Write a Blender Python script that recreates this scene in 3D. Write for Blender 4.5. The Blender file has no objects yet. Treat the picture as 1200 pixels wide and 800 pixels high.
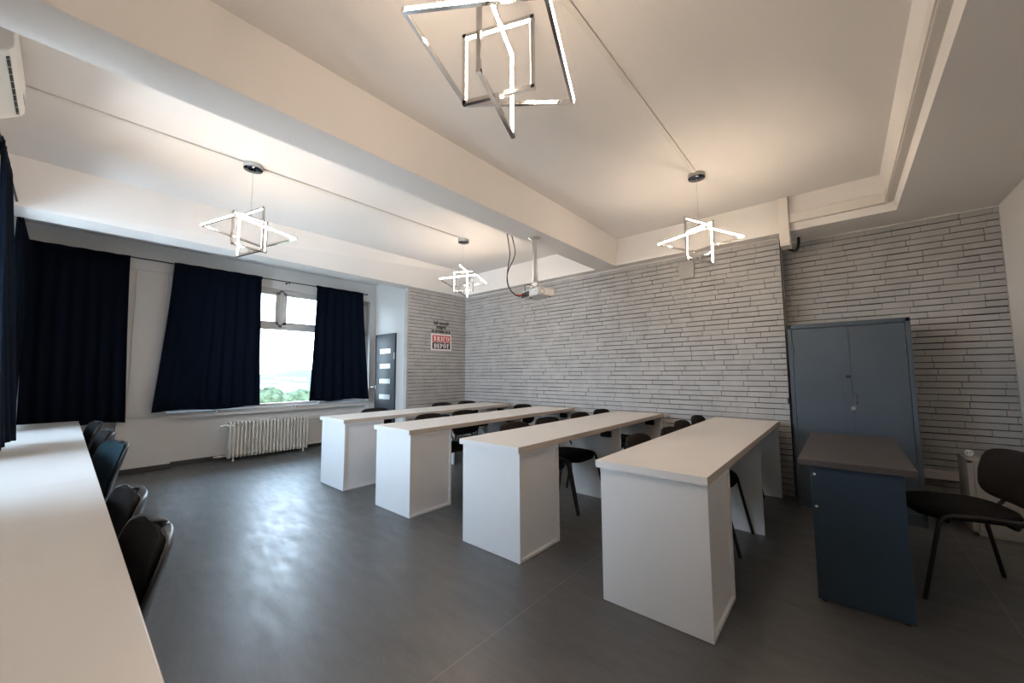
import bpy, bmesh, math, random
from mathutils import Vector, Matrix

random.seed(7)
C = bpy.context.scene.collection
PI = math.pi

# ------------------------------------------------------------------ materials
def new_mat(name):
    m = bpy.data.materials.new(name); m.use_nodes = True
    nt = m.node_tree
    return m, nt, nt.nodes['Principled BSDF']

def mat(name, col, rough=0.5, metal=0.0, spec=0.5, noise=0.0, nscale=8.0, bump=0.0, bscale=200.0, sheen=0.0):
    m, nt, b = new_mat(name)
    b.inputs['Base Color'].default_value = (*col, 1)
    b.inputs['Roughness'].default_value = rough
    b.inputs['Metallic'].default_value = metal
    b.inputs['Specular IOR Level'].default_value = spec
    if sheen: b.inputs['Sheen Weight'].default_value = sheen
    tc = nt.nodes.new('ShaderNodeTexCoord')
    if noise:
        n = nt.nodes.new('ShaderNodeTexNoise'); n.inputs['Scale'].default_value = nscale; n.inputs['Detail'].default_value = 5
        r = nt.nodes.new('ShaderNodeMapRange')
        r.inputs['To Min'].default_value = 1 - noise; r.inputs['To Max'].default_value = 1 + noise
        r.inputs['From Min'].default_value = 0.3; r.inputs['From Max'].default_value = 0.7
        x = nt.nodes.new('ShaderNodeVectorMath'); x.operation = 'SCALE'
        x.inputs[0].default_value = col
        nt.links.new(tc.outputs['Object'], n.inputs['Vector']); nt.links.new(n.outputs['Fac'], r.inputs['Value'])
        nt.links.new(r.outputs['Result'], x.inputs['Scale']); nt.links.new(x.outputs[0], b.inputs['Base Color'])
    if bump:
        n2 = nt.nodes.new('ShaderNodeTexNoise'); n2.inputs['Scale'].default_value = bscale; n2.inputs['Detail'].default_value = 3
        bp = nt.nodes.new('ShaderNodeBump'); bp.inputs['Strength'].default_value = bump; bp.inputs['Distance'].default_value = 0.002
        nt.links.new(tc.outputs['Object'], n2.inputs['Vector']); nt.links.new(n2.outputs['Fac'], bp.inputs['Height'])
        nt.links.new(bp.outputs['Normal'], b.inputs['Normal'])
    return m

def emit(name, col, s):
    m, nt, b = new_mat(name)
    b.inputs['Base Color'].default_value = (0, 0, 0, 1)
    b.inputs['Emission Color'].default_value = (*col, 1); b.inputs['Emission Strength'].default_value = s
    return m

M = {}
M['paint'] = mat('wall_paint', (.78, .765, .75), .7, spec=.2, noise=.02, nscale=2, bump=.05, bscale=120)
M['ceil'] = mat('ceiling_paint', (.80, .78, .765), .8, spec=.15, noise=.015, nscale=1.5)
M['brick'] = mat('grey_painted_brick', (.40, .395, .39), .75, spec=.25, noise=.09, nscale=6, bump=.35, bscale=90)
M['joint_shade'] = mat('shade_dark_joint', (.055, .054, .053), .9, spec=.1)  # recess shadow between the courses put into the joint colour
M['white'] = mat('white_laminate', (.78, .785, .80), .38, spec=.45, noise=.012, nscale=3)
M['top'] = mat('pale_laminate_top', (.75, .715, .68), .42, spec=.4, noise=.015, nscale=4)
M['edge'] = mat('laminate_edge_band', (.54, .47, .41), .5)
M['counter'] = mat('counter_laminate', (.78, .765, .75), .33, spec=.5, noise=.015, nscale=3)
M['seam'] = mat('grey_joint', (.45, .45, .45), .7)
M['black'] = mat('black_plastic', (.012, .012, .014), .35, spec=.4)
M['shell'] = mat('black_shell_plastic', (.018, .018, .021), .38, spec=.5)
M['fabric'] = mat('black_upholstery', (.012, .012, .013), .95, spec=.1, noise=.2, nscale=90, bump=.5, bscale=500)
M['backfab'] = mat('warm_lit_black_upholstery', (.015, .0125, .012), .9, spec=.15, noise=.2, nscale=90, bump=.5, bscale=500)  # black backrest cloth, with the brown cast of warm lamplight mixed into its colour
M['teal'] = mat('dark_teal_pad', (.012, .03, .04), .9, spec=.2, noise=.15, nscale=80, bump=.4, bscale=400)
M['tube'] = mat('black_steel_tube', (.01, .01, .011), .3, spec=.5)
M['chrome'] = mat('chrome', (.75, .74, .73), .12, metal=1.0)
M['alu'] = mat('brushed_aluminium', (.55, .55, .55), .38, metal=1.0)
M['satin'] = mat('satin_silver', (.72, .70, .67), .35, metal=.35)
M['canopy'] = mat('polished_canopy', (.10, .11, .14), .15, metal=1.0)
M['navy'] = mat('navy_laminate', (.018, .037, .062), .42, spec=.4, noise=.06, nscale=5)
M['greytop'] = mat('dark_grey_top', (.055, .05, .052), .5, spec=.35, noise=.06, nscale=12)
M['steel'] = mat('blue_grey_steel', (.055, .078, .105), .38, spec=.5, noise=.10, nscale=2.5, bump=.06, bscale=8)
M['lowsteel'] = mat('grey_steel', (.30, .30, .30), .5, noise=.05, nscale=4)
M['rad'] = mat('cream_radiator_enamel', (.74, .70, .64), .4, noise=.03, nscale=9)
M['trunk'] = mat('pvc_trunking', (.74, .71, .67), .5)
M['ac'] = mat('ac_plastic', (.76, .76, .73), .4)
M['proj'] = mat('projector_plastic', (.72, .71, .70), .45)
M['pvc'] = mat('white_pvc_frame', (.74, .73, .73), .4)
M['sill'] = mat('sill_paint', (.66, .64, .62), .5, noise=.03, nscale=6)
M['doorm'] = mat('slate_door_veneer', (.034, .042, .055), .5, noise=.15, nscale=14)
M['frost'] = mat('frosted_glass_strip', (.70, .72, .75), .25, spec=.6)
M['skirt'] = mat('dark_skirting', (.045, .045, .048), .5)
M['screw'] = mat('screw_cap', (.75, .75, .75), .4)
M['red'] = mat('sign_red', (.55, .03, .025), .5)
M['signblack'] = mat('sign_black', (.01, .01, .01), .5)
M['signwhite'] = mat('sign_white', (.80, .79, .77), .5)
M['lettering'] = mat('black_lettering', (.02, .02, .02), .6)
M['redplug'] = mat('red_plug', (.6, .04, .03), .4)
M['bluemark'] = mat('blue_mark', (.02, .05, .14), .5)
M['redmark'] = mat('red_mark', (.6, .06, .03), .5)
M['cable'] = mat('black_cable', (.015, .013, .012), .45)
M['steelcable'] = mat('thin_steel_cable', (.5, .48, .45), .35, metal=.8)
M['led'] = emit('warm_led', (1.0, .785, .59), 160)
M['foliage'] = mat('tree_foliage', (.060, .078, .046), .9, spec=.1, noise=.5, nscale=1.2)
M['bark'] = mat('tree_bark', (.12, .09, .07), .9)
M['field'] = mat('distant_ground', (.09, .11, .07), .95, spec=.05, noise=.35, nscale=.02)
M['hill'] = mat('distant_hill', (.11, .135, .14), .95, spec=.05, noise=.2, nscale=.01)
M['housewall'] = mat('pale_render', (.22, .21, .20), .9)
M['houseroof'] = mat('tile_roof', (.13, .11, .10), .9)

def curtain_mat(name, col, trans):
    m, nt, b = new_mat(name)
    out = nt.nodes['Material Output']
    b.inputs['Base Color'].default_value = (*col, 1); b.inputs['Roughness'].default_value = .9
    b.inputs['Specular IOR Level'].default_value = .1
    b.inputs['Sheen Weight'].default_value = 0
    t = nt.nodes.new('ShaderNodeBsdfTranslucent'); t.inputs['Color'].default_value = (*trans, 1)
    a = nt.nodes.new('ShaderNodeAddShader')
    tc = nt.nodes.new('ShaderNodeTexCoord'); n = nt.nodes.new('ShaderNodeTexNoise'); n.inputs['Scale'].default_value = 300
    bp = nt.nodes.new('ShaderNodeBump'); bp.inputs['Strength'].default_value = .2; bp.inputs['Distance'].default_value = .001
    nt.links.new(tc.outputs['Object'], n.inputs['Vector']); nt.links.new(n.outputs['Fac'], bp.inputs['Height'])
    nt.links.new(bp.outputs['Normal'], b.inputs['Normal'])
    nt.links.new(b.outputs[0], a.inputs[0]); nt.links.new(t.outputs[0], a.inputs[1]); nt.links.new(a.outputs[0], out.inputs['Surface'])
    return m
M['curtain'] = curtain_mat('navy_blackout_cloth', (.0018, .005, .0125), (.0001, .0006, .0018))

def glass_mat():
    m, nt, b = new_mat('window_glass'); out = nt.nodes['Material Output']
    tr = nt.nodes.new('ShaderNodeBsdfTransparent'); tr.inputs['Color'].default_value = (.96, .98, .98, 1)
    gl = nt.nodes.new('ShaderNodeBsdfGlossy'); gl.inputs['Roughness'].default_value = .02
    fr = nt.nodes.new('ShaderNodeFresnel'); fr.inputs['IOR'].default_value = 1.35
    mx = nt.nodes.new('ShaderNodeMixShader')
    nt.links.new(fr.outputs[0], mx.inputs[0]); nt.links.new(tr.outputs[0], mx.inputs[1]); nt.links.new(gl.outputs[0], mx.inputs[2])
    nt.links.new(mx.outputs[0], out.inputs['Surface'])
    return m
M['glass'] = glass_mat()

def floor_mat():
    m, nt, b = new_mat('grey_linoleum')
    L = nt.links.new
    tc = nt.nodes.new('ShaderNodeTexCoord')
    n1 = nt.nodes.new('ShaderNodeTexNoise'); n1.inputs['Scale'].default_value = 190; n1.inputs['Detail'].default_value = 2
    r1 = nt.nodes.new('ShaderNodeValToRGB')
    r1.color_ramp.elements[0].position = .35; r1.color_ramp.elements[0].color = (.050, .051, .053, 1)
    r1.color_ramp.elements[1].position = .68; r1.color_ramp.elements[1].color = (.088, .089, .091, 1)
    L(tc.outputs['Object'], n1.inputs['Vector']); L(n1.outputs['Fac'], r1.inputs['Fac'])
    # scuffs, stretched along the room
    mp = nt.nodes.new('ShaderNodeMapping'); mp.inputs['Scale'].default_value = (1.2, 4, 1); mp.inputs['Rotation'].default_value = (0, 0, .5)
    n2 = nt.nodes.new('ShaderNodeTexNoise'); n2.inputs['Scale'].default_value = 3; n2.inputs['Detail'].default_value = 8; n2.inputs['Roughness'].default_value = .65
    L(tc.outputs['Object'], mp.inputs['Vector']); L(mp.outputs['Vector'], n2.inputs['Vector'])
    mr = nt.nodes.new('ShaderNodeMapRange'); mr.inputs['From Min'].default_value = .3; mr.inputs['From Max'].default_value = .7
    mr.inputs['To Min'].default_value = .34; mr.inputs['To Max'].default_value = .50
    L(n2.outputs['Fac'], mr.inputs['Value']); L(mr.outputs['Result'], b.inputs['Roughness'])
    # welded seams every ~1.93 m
    sx = nt.nodes.new('ShaderNodeSeparateXYZ'); L(tc.outputs['Object'], sx.inputs[0])
    ad = nt.nodes.new('ShaderNodeMath'); ad.operation = 'ADD'; ad.inputs[1].default_value = 1.35 + 1.92 * 6
    L(sx.outputs['X'], ad.inputs[0])
    md = nt.nodes.new('ShaderNodeMath'); md.operation = 'MODULO'; md.inputs[1].default_value = 1.92; L(ad.outputs[0], md.inputs[0])
    lt = nt.nodes.new('ShaderNodeMath'); lt.operation = 'LESS_THAN'; lt.inputs[1].default_value = .006; L(md.outputs[0], lt.inputs[0])
    mx = nt.nodes.new('ShaderNodeMix'); mx.data_type = 'RGBA'
    mp2 = nt.nodes.new('ShaderNodeMapping'); mp2.inputs['Scale'].default_value = (2.0, 7, 1); mp2.inputs['Rotation'].default_value = (0, 0, .62)
    n4 = nt.nodes.new('ShaderNodeTexNoise'); n4.inputs['Scale'].default_value = 2.2; n4.inputs['Detail'].default_value = 9; n4.inputs['Roughness'].default_value = .7
    L(tc.outputs['Object'], mp2.inputs['Vector']); L(mp2.outputs['Vector'], n4.inputs['Vector'])
    m4 = nt.nodes.new('ShaderNodeMapRange'); m4.inputs['From Min'].default_value = .3; m4.inputs['From Max'].default_value = .7; m4.inputs['To Min'].default_value = .72; m4.inputs['To Max'].default_value = 1.22
    L(n4.outputs['Fac'], m4.inputs['Value'])
    vs = nt.nodes.new('ShaderNodeVectorMath'); vs.operation = 'SCALE'; L(r1.outputs['Color'], vs.inputs[0]); L(m4.outputs['Result'], vs.inputs['Scale'])
    L(lt.outputs[0], mx.inputs['Factor']); L(vs.outputs[0], mx.inputs['A']); mx.inputs['B'].default_value = (.125, .125, .125, 1)
    L(mx.outputs['Result'], b.inputs['Base Color'])
    bp = nt.nodes.new('ShaderNodeBump'); bp.inputs['Strength'].default_value = .04; bp.inputs['Distance'].default_value = .002
    n3 = nt.nodes.new('ShaderNodeTexNoise'); n3.inputs['Scale'].default_value = 120
    L(tc.outputs['Object'], n3.inputs['Vector']); L(n3.outputs['Fac'], bp.inputs['Height']); L(bp.outputs['Normal'], b.inputs['Normal'])
    b.inputs['Specular IOR Level'].default_value = 1.0
    return m
M['floor'] = floor_mat()

# ------------------------------------------------------------------ mesh helpers
class MB:
    def __init__(s): s.v = []; s.f = []; s.sm = []; s.mi = []; s.cur = 0
    def add(s, vs, fs, smooth=False):
        o = len(s.v); s.v += [tuple(v) for v in vs]
        for f in fs: s.f.append([i + o for i in f]); s.sm.append(smooth); s.mi.append(s.cur)
        return s
    def box(s, x0, x1, y0, y1, z0, z1, rot=None, piv=None):
        vs = [Vector((x, y, z)) for z in (z0, z1) for y in (y0, y1) for x in (x0, x1)]
        if rot is not None:
            p = Vector(piv) if piv is not None else Vector(((x0+x1)/2, (y0+y1)/2, (z0+z1)/2))
            vs = [rot @ (v - p) + p for v in vs]
        return s.add(vs, [(0, 2, 3, 1), (4, 5, 7, 6), (0, 1, 5, 4), (2, 6, 7, 3), (0, 4, 6, 2), (1, 3, 7, 5)])
    def prism(s, poly, axis, a, b, smooth=False):
        # poly: 2D points; axis 'x','y','z' extrusion from a to b
        def P(p, t): return {'x': (t, p[0], p[1]), 'y': (p[0], t, p[1]), 'z': (p[0], p[1], t)}[axis]
        n = len(poly); vs = [P(p, a) for p in poly] + [P(p, b) for p in poly]
        fs = [list(range(n))[::-1], list(range(n, 2*n))] + [(i, (i+1) % n, n+(i+1) % n, n+i) for i in range(n)]
        o = len(s.f); s.add(vs, fs, smooth)
        if smooth: s.sm[o] = s.sm[o+1] = False
        return s
    def tube(s, pts, r, seg=10, cap=True, rend=None):
        pts = [Vector(p) for p in pts]; n = len(pts); rings = []
        up = None
        for i, p in enumerate(pts):
            d = (pts[min(i+1, n-1)] - pts[max(i-1, 0)]).normalized()
            if up is None:
                up = Vector((0, 0, 1)) if abs(d.z) < .9 else Vector((1, 0, 0))
            a = d.cross(up).normalized(); up = a.cross(d).normalized()
            rr = r if rend is None else r + (rend - r) * i / (n-1)
            rings.append([p + (a*math.cos(t) + up*math.sin(t)) * rr for t in [2*PI*k/seg for k in range(seg)]])
        vs = [v for q in rings for v in q]
        fs = [(i*seg+k, i*seg+(k+1) % seg, (i+1)*seg+(k+1) % seg, (i+1)*seg+k) for i in range(n-1) for k in range(seg)]
        s.add(vs, fs, True)
        if cap:
            s.add(rings[0], [list(range(seg))[::-1]]); s.add(rings[-1], [list(range(seg))])
        return s
    def lathe(s, prof, c=(0, 0, 0), seg=24, axis='z'):
        vs = []; n = len(prof)
        for r, h in prof:
            for k in range(seg):
                t = 2*PI*k/seg; a, b = r*math.cos(t), r*math.sin(t)
                p = {'z': (a, b, h), 'x': (h, a, b), 'y': (a, h, b)}[axis]
                vs.append((p[0]+c[0], p[1]+c[1], p[2]+c[2]))
        fs = [(i*seg+k, i*seg+(k+1) % seg, (i+1)*seg+(k+1) % seg, (i+1)*seg+k) for i in range(n-1) for k in range(seg)]
        s.add(vs, fs, True)
        s.add(vs[:seg], [list(range(seg))[::-1]]); s.add(vs[-seg:], [list(range(seg))])
        return s
    def grid(s, fn, nu, nv, smooth=True):
        vs = [fn(i/(nu-1), j/(nv-1)) for j in range(nv) for i in range(nu)]
        fs = [(j*nu+i, j*nu+i+1, (j+1)*nu+i+1, (j+1)*nu+i) for j in range(nv-1) for i in range(nu-1)]
        return s.add(vs, fs, smooth)
    def build(s, name, m, parent=None, bevel=0, solid=0, sub=0, fix=True):
        me = bpy.data.meshes.new(name); me.from_pydata(s.v, [], s.f)
        for x in (m if isinstance(m, (list, tuple)) else [m]): me.materials.append(x)
        for p, q, k in zip(me.polygons, s.sm, s.mi): p.use_smooth = q; p.material_index = k
        if fix:
            bm = bmesh.new(); bm.from_mesh(me); bmesh.ops.recalc_face_normals(bm, faces=bm.faces); bm.to_mesh(me); bm.free()
        me.update()
        o = bpy.data.objects.new(name, me); C.objects.link(o)
        if parent is not None: o.parent = parent
        if solid:
            md = o.modifiers.new('thickness', 'SOLIDIFY'); md.thickness = solid; md.offset = 0
        if bevel:
            md = o.modifiers.new('bevel', 'BEVEL'); md.width = bevel; md.segments = 2; md.limit_method = 'ANGLE'; md.angle_limit = .6
        if sub:
            md = o.modifiers.new('sub', 'SUBSURF'); md.levels = sub; md.render_levels = sub
        return o

def box_obj(name, m, b, parent=None, bevel=0):
    return MB().box(*b).build(name, m, parent, bevel)

def thing(name, label, cat, loc=(0, 0, 0), rz=0, group=None):
    o = bpy.data.objects.new(name, None); C.objects.link(o); o.empty_display_size = .1
    o.location = loc; o.rotation_euler = (0, 0, rz)
    o['label'] = label; o['category'] = cat
    if group: o['group'] = group
    return o
def tag(o, label, cat, group=None, kind=None):
    o['label'] = label; o['category'] = cat
    if group: o['group'] = group
    if kind: o['kind'] = kind
    return o
def struct(o, label=None):
    o['kind'] = 'structure'
    if label: o['label'] = label
    return o
def dup(root, loc, rz, label=None, group=None):
    r = root.copy(); C.objects.link(r); r.location = loc; r.rotation_euler = (0, 0, rz)
    if label: r['label'] = label
    if group: r['group'] = group
    for ch in list(root.children):
        c = ch.copy(); C.objects.link(c); c.parent = r
        for g in list(ch.children):
            d = g.copy(); C.objects.link(d); d.parent = c
    return r
def arc(pts, r=.05, n=5):
    # round the corners of a polyline
    pts = [Vector(p) for p in pts]; out = [pts[0]]
    for i in range(1, len(pts)-1):
        a, b, c = pts[i-1], pts[i], pts[i+1]
        d1 = (a-b); d2 = (c-b); q = min(r, d1.length*.49, d2.length*.49)
        p1 = b + d1.normalized()*q; p2 = b + d2.normalized()*q
        for k in range(n+1):
            t = k/n; out.append(p1*(1-t)**2 + b*2*t*(1-t) + p2*t*t)
    out.append(pts[-1]); return out
def bez(p0, p1, p2, p3, n=14):
    p0, p1, p2, p3 = map(Vector, (p0, p1, p2, p3))
    return [p0*(1-t)**3 + p1*3*t*(1-t)**2 + p2*3*t*t*(1-t) + p3*t**3 for t in [k/n for k in range(n+1)]]

# ------------------------------------------------------------------ the room shell
ZC, ZB = 3.0, 2.65
XW, XN = -6.95, -7.06            # window wall face, radiator niche
XR = 1.09; YN = -.42; YD = 3.95; YB = 4.827; YB2 = 5.115; XS = -5.293
struct(box_obj('floor', M['floor'], (-7.5, 1.4, -.8, 5.4, -.12, 0)), 'dark grey speckled linoleum floor')
ceil = struct(box_obj('ceiling', M['ceil'], (-7.5, 1.4, -.8, 5.4, ZC, ZC+.15)), 'white painted ceiling between downstand beams')
def slab(name, pts_low, pts_high):
    # downstand with sloping sides: four low corners at ZB, four high at ZC
    mb = MB(); vs = [(x, y, ZB) for x, y in pts_low] + [(x, y, ZC+.001) for x, y in pts_high]
    mb.add(vs, [(0, 1, 2, 3), (7, 6, 5, 4), (0, 4, 5, 1), (1, 5, 6, 2), (2, 6, 7, 3), (3, 7, 4, 0)])
    return mb.build(name, M['ceil'], ceil)
slab('ceiling_beam', [(-2.487, -.42), (-2.198, -.42), (-2.198, 4.656), (-2.487, 4.656)], [(-2.53, -.42), (-2.15, -.42), (-2.15, 4.656), (-2.53, 4.656)])
slab('window_beam', [(-5.43, -.42), (-5.09, -.42), (-5.225, 4.84), (-5.43, 4.84)], [(-5.48, -.42), (-4.885, -.42), (-4.885, 4.84), (-5.48, 4.84)])
slab('wall_soffit', [(-5.21, 4.656), (1.1, 4.656), (1.1, 5.2), (-5.21, 5.2)], [(-4.885, 4.656), (1.1, 4.656), (1.1, 5.2), (-4.885, 5.2)])
slab('side_soffit', [(.44, -.42), (1.1, -.42), (1.1, 4.656), (.44, 4.656)], [(.352, -.42), (1.1, -.42), (1.1, 4.656), (.352, 4.656)])
box_obj('cornice', M['ceil'], (-5.28, -.44, 4.806, YB-.004, ZB-.009, ZB-.0005), ceil)
box_obj('cornice', M['ceil'], (-.42, XR-.005, 5.094, YB2-.004, ZB-.009, ZB-.0005), ceil)

struct(box_obj('wall_right', M['paint'], (XR, XR+.2, -.8, 5.4, 0, ZC)), 'plain white wall at the right')

# near wall (behind the counter) with two window openings
NW = [(-6.45, -4.35), (-3.75, -2.45)]
mb = MB()
xs = [-7.5] + [v for w in NW for v in w] + [1.4]
for a, b in zip(xs[::2], xs[1::2]): mb.box(a, b, YN-.22, YN, 0, ZC)
for a, b in NW: mb.box(a, b, YN-.22, YN, 0, .80); mb.box(a, b, YN-.22, YN, 2.55, ZC)
struct(mb.build('wall_front', M['paint']), 'white window wall behind the long counter')

# window wall, y from -.42 to 3.95: openings A (behind the corner curtain) and C
WO = [(-.30, .46), (.90, 3.84)]
mb = MB()
mb.box(XW-.25, XW, -.42, WO[0][0], 0, ZC)
mb.box(XW-.25, XW, WO[0][1], WO[1][0], 0, ZC)
mb.box(XW-.25, XW, WO[1][1], YD, 0, ZC)
for a, b in WO:
    mb.box(XW-.25, XW, a, b, 2.655, ZC)
    mb.box(XW-.25, XW, a, b, .66, .70)
# niches under the sill: pier zone stays proud
mb.box(XW-.25, XN, WO[0][0], WO[0][1], 0, .66)
mb.box(XW-.25, XN, WO[1][0]+.1, WO[1][1], 0, .66)
mb.box(XW-.25, XW, WO[1][0], WO[1][0]+.1, 0, .66)
struct(mb.build('wall_left', M['paint']), 'white wall with curtained windows and a radiator niche')
struct(box_obj('trim_1', M['sill'], (XN-.04, XW+.012, -.40, 3.93, .70, .745), None, .004), 'pale window sill ledge')
# pier cladding with thin joints
mb = MB(); mb.box(XW, XW+.012, .545, .845, .745, 2.63)
struct(mb.build('trim_2', M['paint'], None, .003), 'flat panel on the pier between the windows')
mb = MB(); mb.box(XW, XW+.02, .86, .905, .745, 2.63); mb.box(XW, XW+.02, .47, .905, 2.635, 2.66)
struct(mb.build('trim_3', M['pvc'], None, .003), 'thin white casing beside the window')
mb = MB(); mb.box(XW, XW+.02, 3.83, 3.885, .745, 2.46)
struct(mb.build('trim_4', M['pvc'], None, .003), 'narrow white casing at the door end of the window')

def window(name, y0, y1, z0, z1, xg, label, mulls, trans, lower):
    """PVC frame in the x = xg plane; mulls split the top row at trans, lower splits the bottom row."""
    w = thing(name, label, 'window'); del w['category']; struct(w)
    mb = MB(); d0, d1 = xg-.035, xg+.035; t = .045
    for b in ((y0, y0+t, z0, z1), (y1-t, y1, z0, z1), (y0, y1, z0, z0+t), (y0, y1, z1-t, z1), (y0, y1, trans-.03, trans+.05)):
        mb.box(d0, d1, b[0], b[1], b[2], b[3])
    for m_ in mulls: mb.box(d0, d1, m_-.035, m_+.035, trans, z1)
    for m_ in lower: mb.box(d0, d1, m_-.04, m_+.04, z0, trans)
    mb.build('frame', M['pvc'], w, .004)
    es = [y0+t-.01] + [q for m_ in mulls for q in (m_-.03, m_+.03)] + [y1-t+.01]
    for a, b in zip(es[::2], es[1::2]):
        mb = MB(); q = .055; za, zb = trans+.045, z1-t+.01
        for c in ((a, a+q, za, zb), (b-q, b, za, zb), (a, b, za, za+q), (a, b, zb-q, zb)): mb.box(xg-.02, xg+.052, *c)
        sash = mb.build('sash', M['pvc'], w, .005)
        box_obj('hinge', M['alu'], (xg+.05, xg+.062, (a+b)/2-.05, (a+b)/2+.05, za+.012, za+.026), sash)
    box_obj('glass', M['glass'], (xg-.004, xg+.004, y0+.02, y1-.02, z0+.02, z1-.02), w)
    return w
window('window_1', .90, 3.84, .745, 2.655, -7.09, 'wide window with small top sashes between the curtains', [1.27, 2.30, 3.32], 2.02, [1.55, 3.2])
window('window_2', -.30, .46, .745, 2.655, -7.09, 'narrow window behind the corner curtain', [.08], 2.02, [])

def nwindow(name, x0, x1, label):
    w = thing(name, label, 'window'); del w['category']; struct(w)
    mb = MB(); y0, y1 = YN-.16, YN-.09; t = .05; z0, z1 = .80, 2.55
    mid = (x0+x1)/2
    for b in ((x0, x0+t, z0, z1), (x1-t, x1, z0, z1), (x0, x1, z0, z0+t), (x0, x1, z1-t, z1), (x0, x1, 1.98, 2.05), (mid-.03, mid+.03, z0, z1)):
        mb.box(b[0], b[1], y0, y1, b[2], b[3])
    mb.build('frame', M['pvc'], w, .004)
    box_obj('glass', M['glass'], (x0+.02, x1-.02, YN-.129, YN-.121, z0+.02, z1-.02), w)
nwindow('window_3', *NW[0], 'window over the far end of the long counter')
nwindow('window_4', *NW[1], 'window over the near part of the long counter')

# door wall + door
struct(box_obj('wall_doorway', M['paint'], (-7.3, -5.335, YD, YD+.2, 0, ZC)), 'white wall around the slate door')
dr = thing('door_1', 'slate grey door with four frosted glass strips', 'door', (-6.51, YD, 0)); del dr['category']; struct(dr)
DX0, DX1 = -.345, .325
mb = MB()
yf = -.035
strips = [(1.615+k*-.288, 1.715+k*-.288) for k in range(4)]
strips = [(1.63, 1.72), (1.35, 1.44), (1.07, 1.16), (.78, .87)]
zs = [0.0]
for a, b in strips[::-1]: zs += [a, b]
zs += [2.0]
for a, b in zip(zs[::2], zs[1::2]): mb.box(DX0, DX1, yf, -.002, a, b)
for a, b in strips: mb.box(DX0, DX0+.14, yf, -.002, a, b); mb.box(DX1-.14, DX1, yf, -.002, a, b)
mb.build('door_leaf', M['doorm'], dr)
for a, b in strips: box_obj('glass_strip', M['frost'], (DX0+.13, DX1-.13, yf+.008, -.006, a-.004, b+.004), dr)
mb = MB(); mb.lathe([(.024, 0), (.024, -.012)], (DX0+.05, yf, 1.0), 16, 'y'); mb.tube([(DX0+.05, yf, 1.0), (DX0+.05, yf-.05, 1.0)], .009)
mb.tube([(DX0+.05, yf-.05, 1.0), (DX0-.07, yf-.055, 1.0)], .009)
mb.build('door_handle', M['alu'], dr)
mb = MB(); mb.tube([(DX1-.008, yf-.006, 1.52), (DX1-.008, yf-.006, 1.64)], .009); mb.box(DX1-.02, DX1+.0, yf-.003, yf, 1.52, 1.64)
mb.build('hinge', M['alu'], dr)

# brick walls: every course its own row of long thin bricks standing proud of joints coloured dark for their shadow
def brick_wall(name, label, origin, u, n, length, height, ends=False, holes=()):
    """origin = lower corner of the joint plane; u = run direction; n = outward normal."""
    O, U, N = Vector(origin), Vector(u), Vector(n); Z = Vector((0, 0, 1))
    mb = MB()
    def bx(a, b, z0, z1, d0, d1, tilt=0):
        vs = []
        for z in (z0, z1):
            for d in (d0, d1 + (tilt if z == z1 else -tilt)):
                for t in (a, b): vs.append(O + U*t + Z*z + N*d)
        mb.add(vs, [(0, 2, 3, 1), (4, 5, 7, 6), (0, 1, 5, 4), (2, 6, 7, 3), (0, 4, 6, 2), (1, 3, 7, 5)])
    mb.cur = 1
    bx(0, length, 0, height, -.06, 0)
    mb.cur = 0
    rows = round(height / .0577); rh = height / rows
    for r in range(rows):
        t = -random.uniform(0, .2)
        while t < length:
            l = random.choice((.235, .24, .245, .25, .19, .21))
            a, b = max(t, 0), min(t + l - .0025, length)
            if b - a > .012:
                g = random.uniform(.005, .0115)
                bx(a, b, r*rh + g*.5 + random.uniform(-.001, .001), (r+1)*rh - g*.5, -.01, .016 + random.uniform(-.003, .004), random.uniform(-.0012, .0012))
            t += l
    return struct(mb.build(name, [M['brick'], M['joint_shade']]), label)
brick_wall('wall_back', 'long grey painted thin-brick wall', (-5.5, YB+.016, 0), (1, 0, 0), (0, -1, 0), 5.07, ZB)
struct(box_obj('wall_return', M['brick'], (-.60, -.432, YB+.03, YB2+.1, 0, ZB)), 'shadowed return where the brick wall steps back')
brick_wall('wall_alcove', 'grey brick wall set back behind the steel cabinet', (-.5, YB2+.016, 0), (1, 0, 0), (0, -1, 0), 1.62, ZB)
brick_wall('wall_corner', 'short grey brick wall carrying the red and black sign', (XS-.016, 3.573, 0), (0, 1, 0), (1, 0, 0), 1.3, ZB)
struct(box_obj('wall_corner_end', M['brick'], (-5.372, XS-.004, 3.568, 3.60, 0, ZB)), 'pale end of the short brick wall')
# skirting
mb = MB()
mb.box(XW, XW+.012, .42, 1.0, 0, .065)
mb.box(XN, XN+.012, 1.0, 3.84, 0, .065); mb.box(XN, XN+.012, -.3, .42, 0, .065); mb.box(XN, XW+.012, .995, 1.009, 0, .065)
struct(mb.build('baseboard_left', M['skirt']), 'dark skirting under the windows')
struct(box_obj('baseboard_front', M['skirt'], (-6.9, XR, YN, YN+.012, 0, .07)))
struct(box_obj('baseboard_right', M['skirt'], (XR-.012, XR, -.4, 5.1, 0, .07)))

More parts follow.
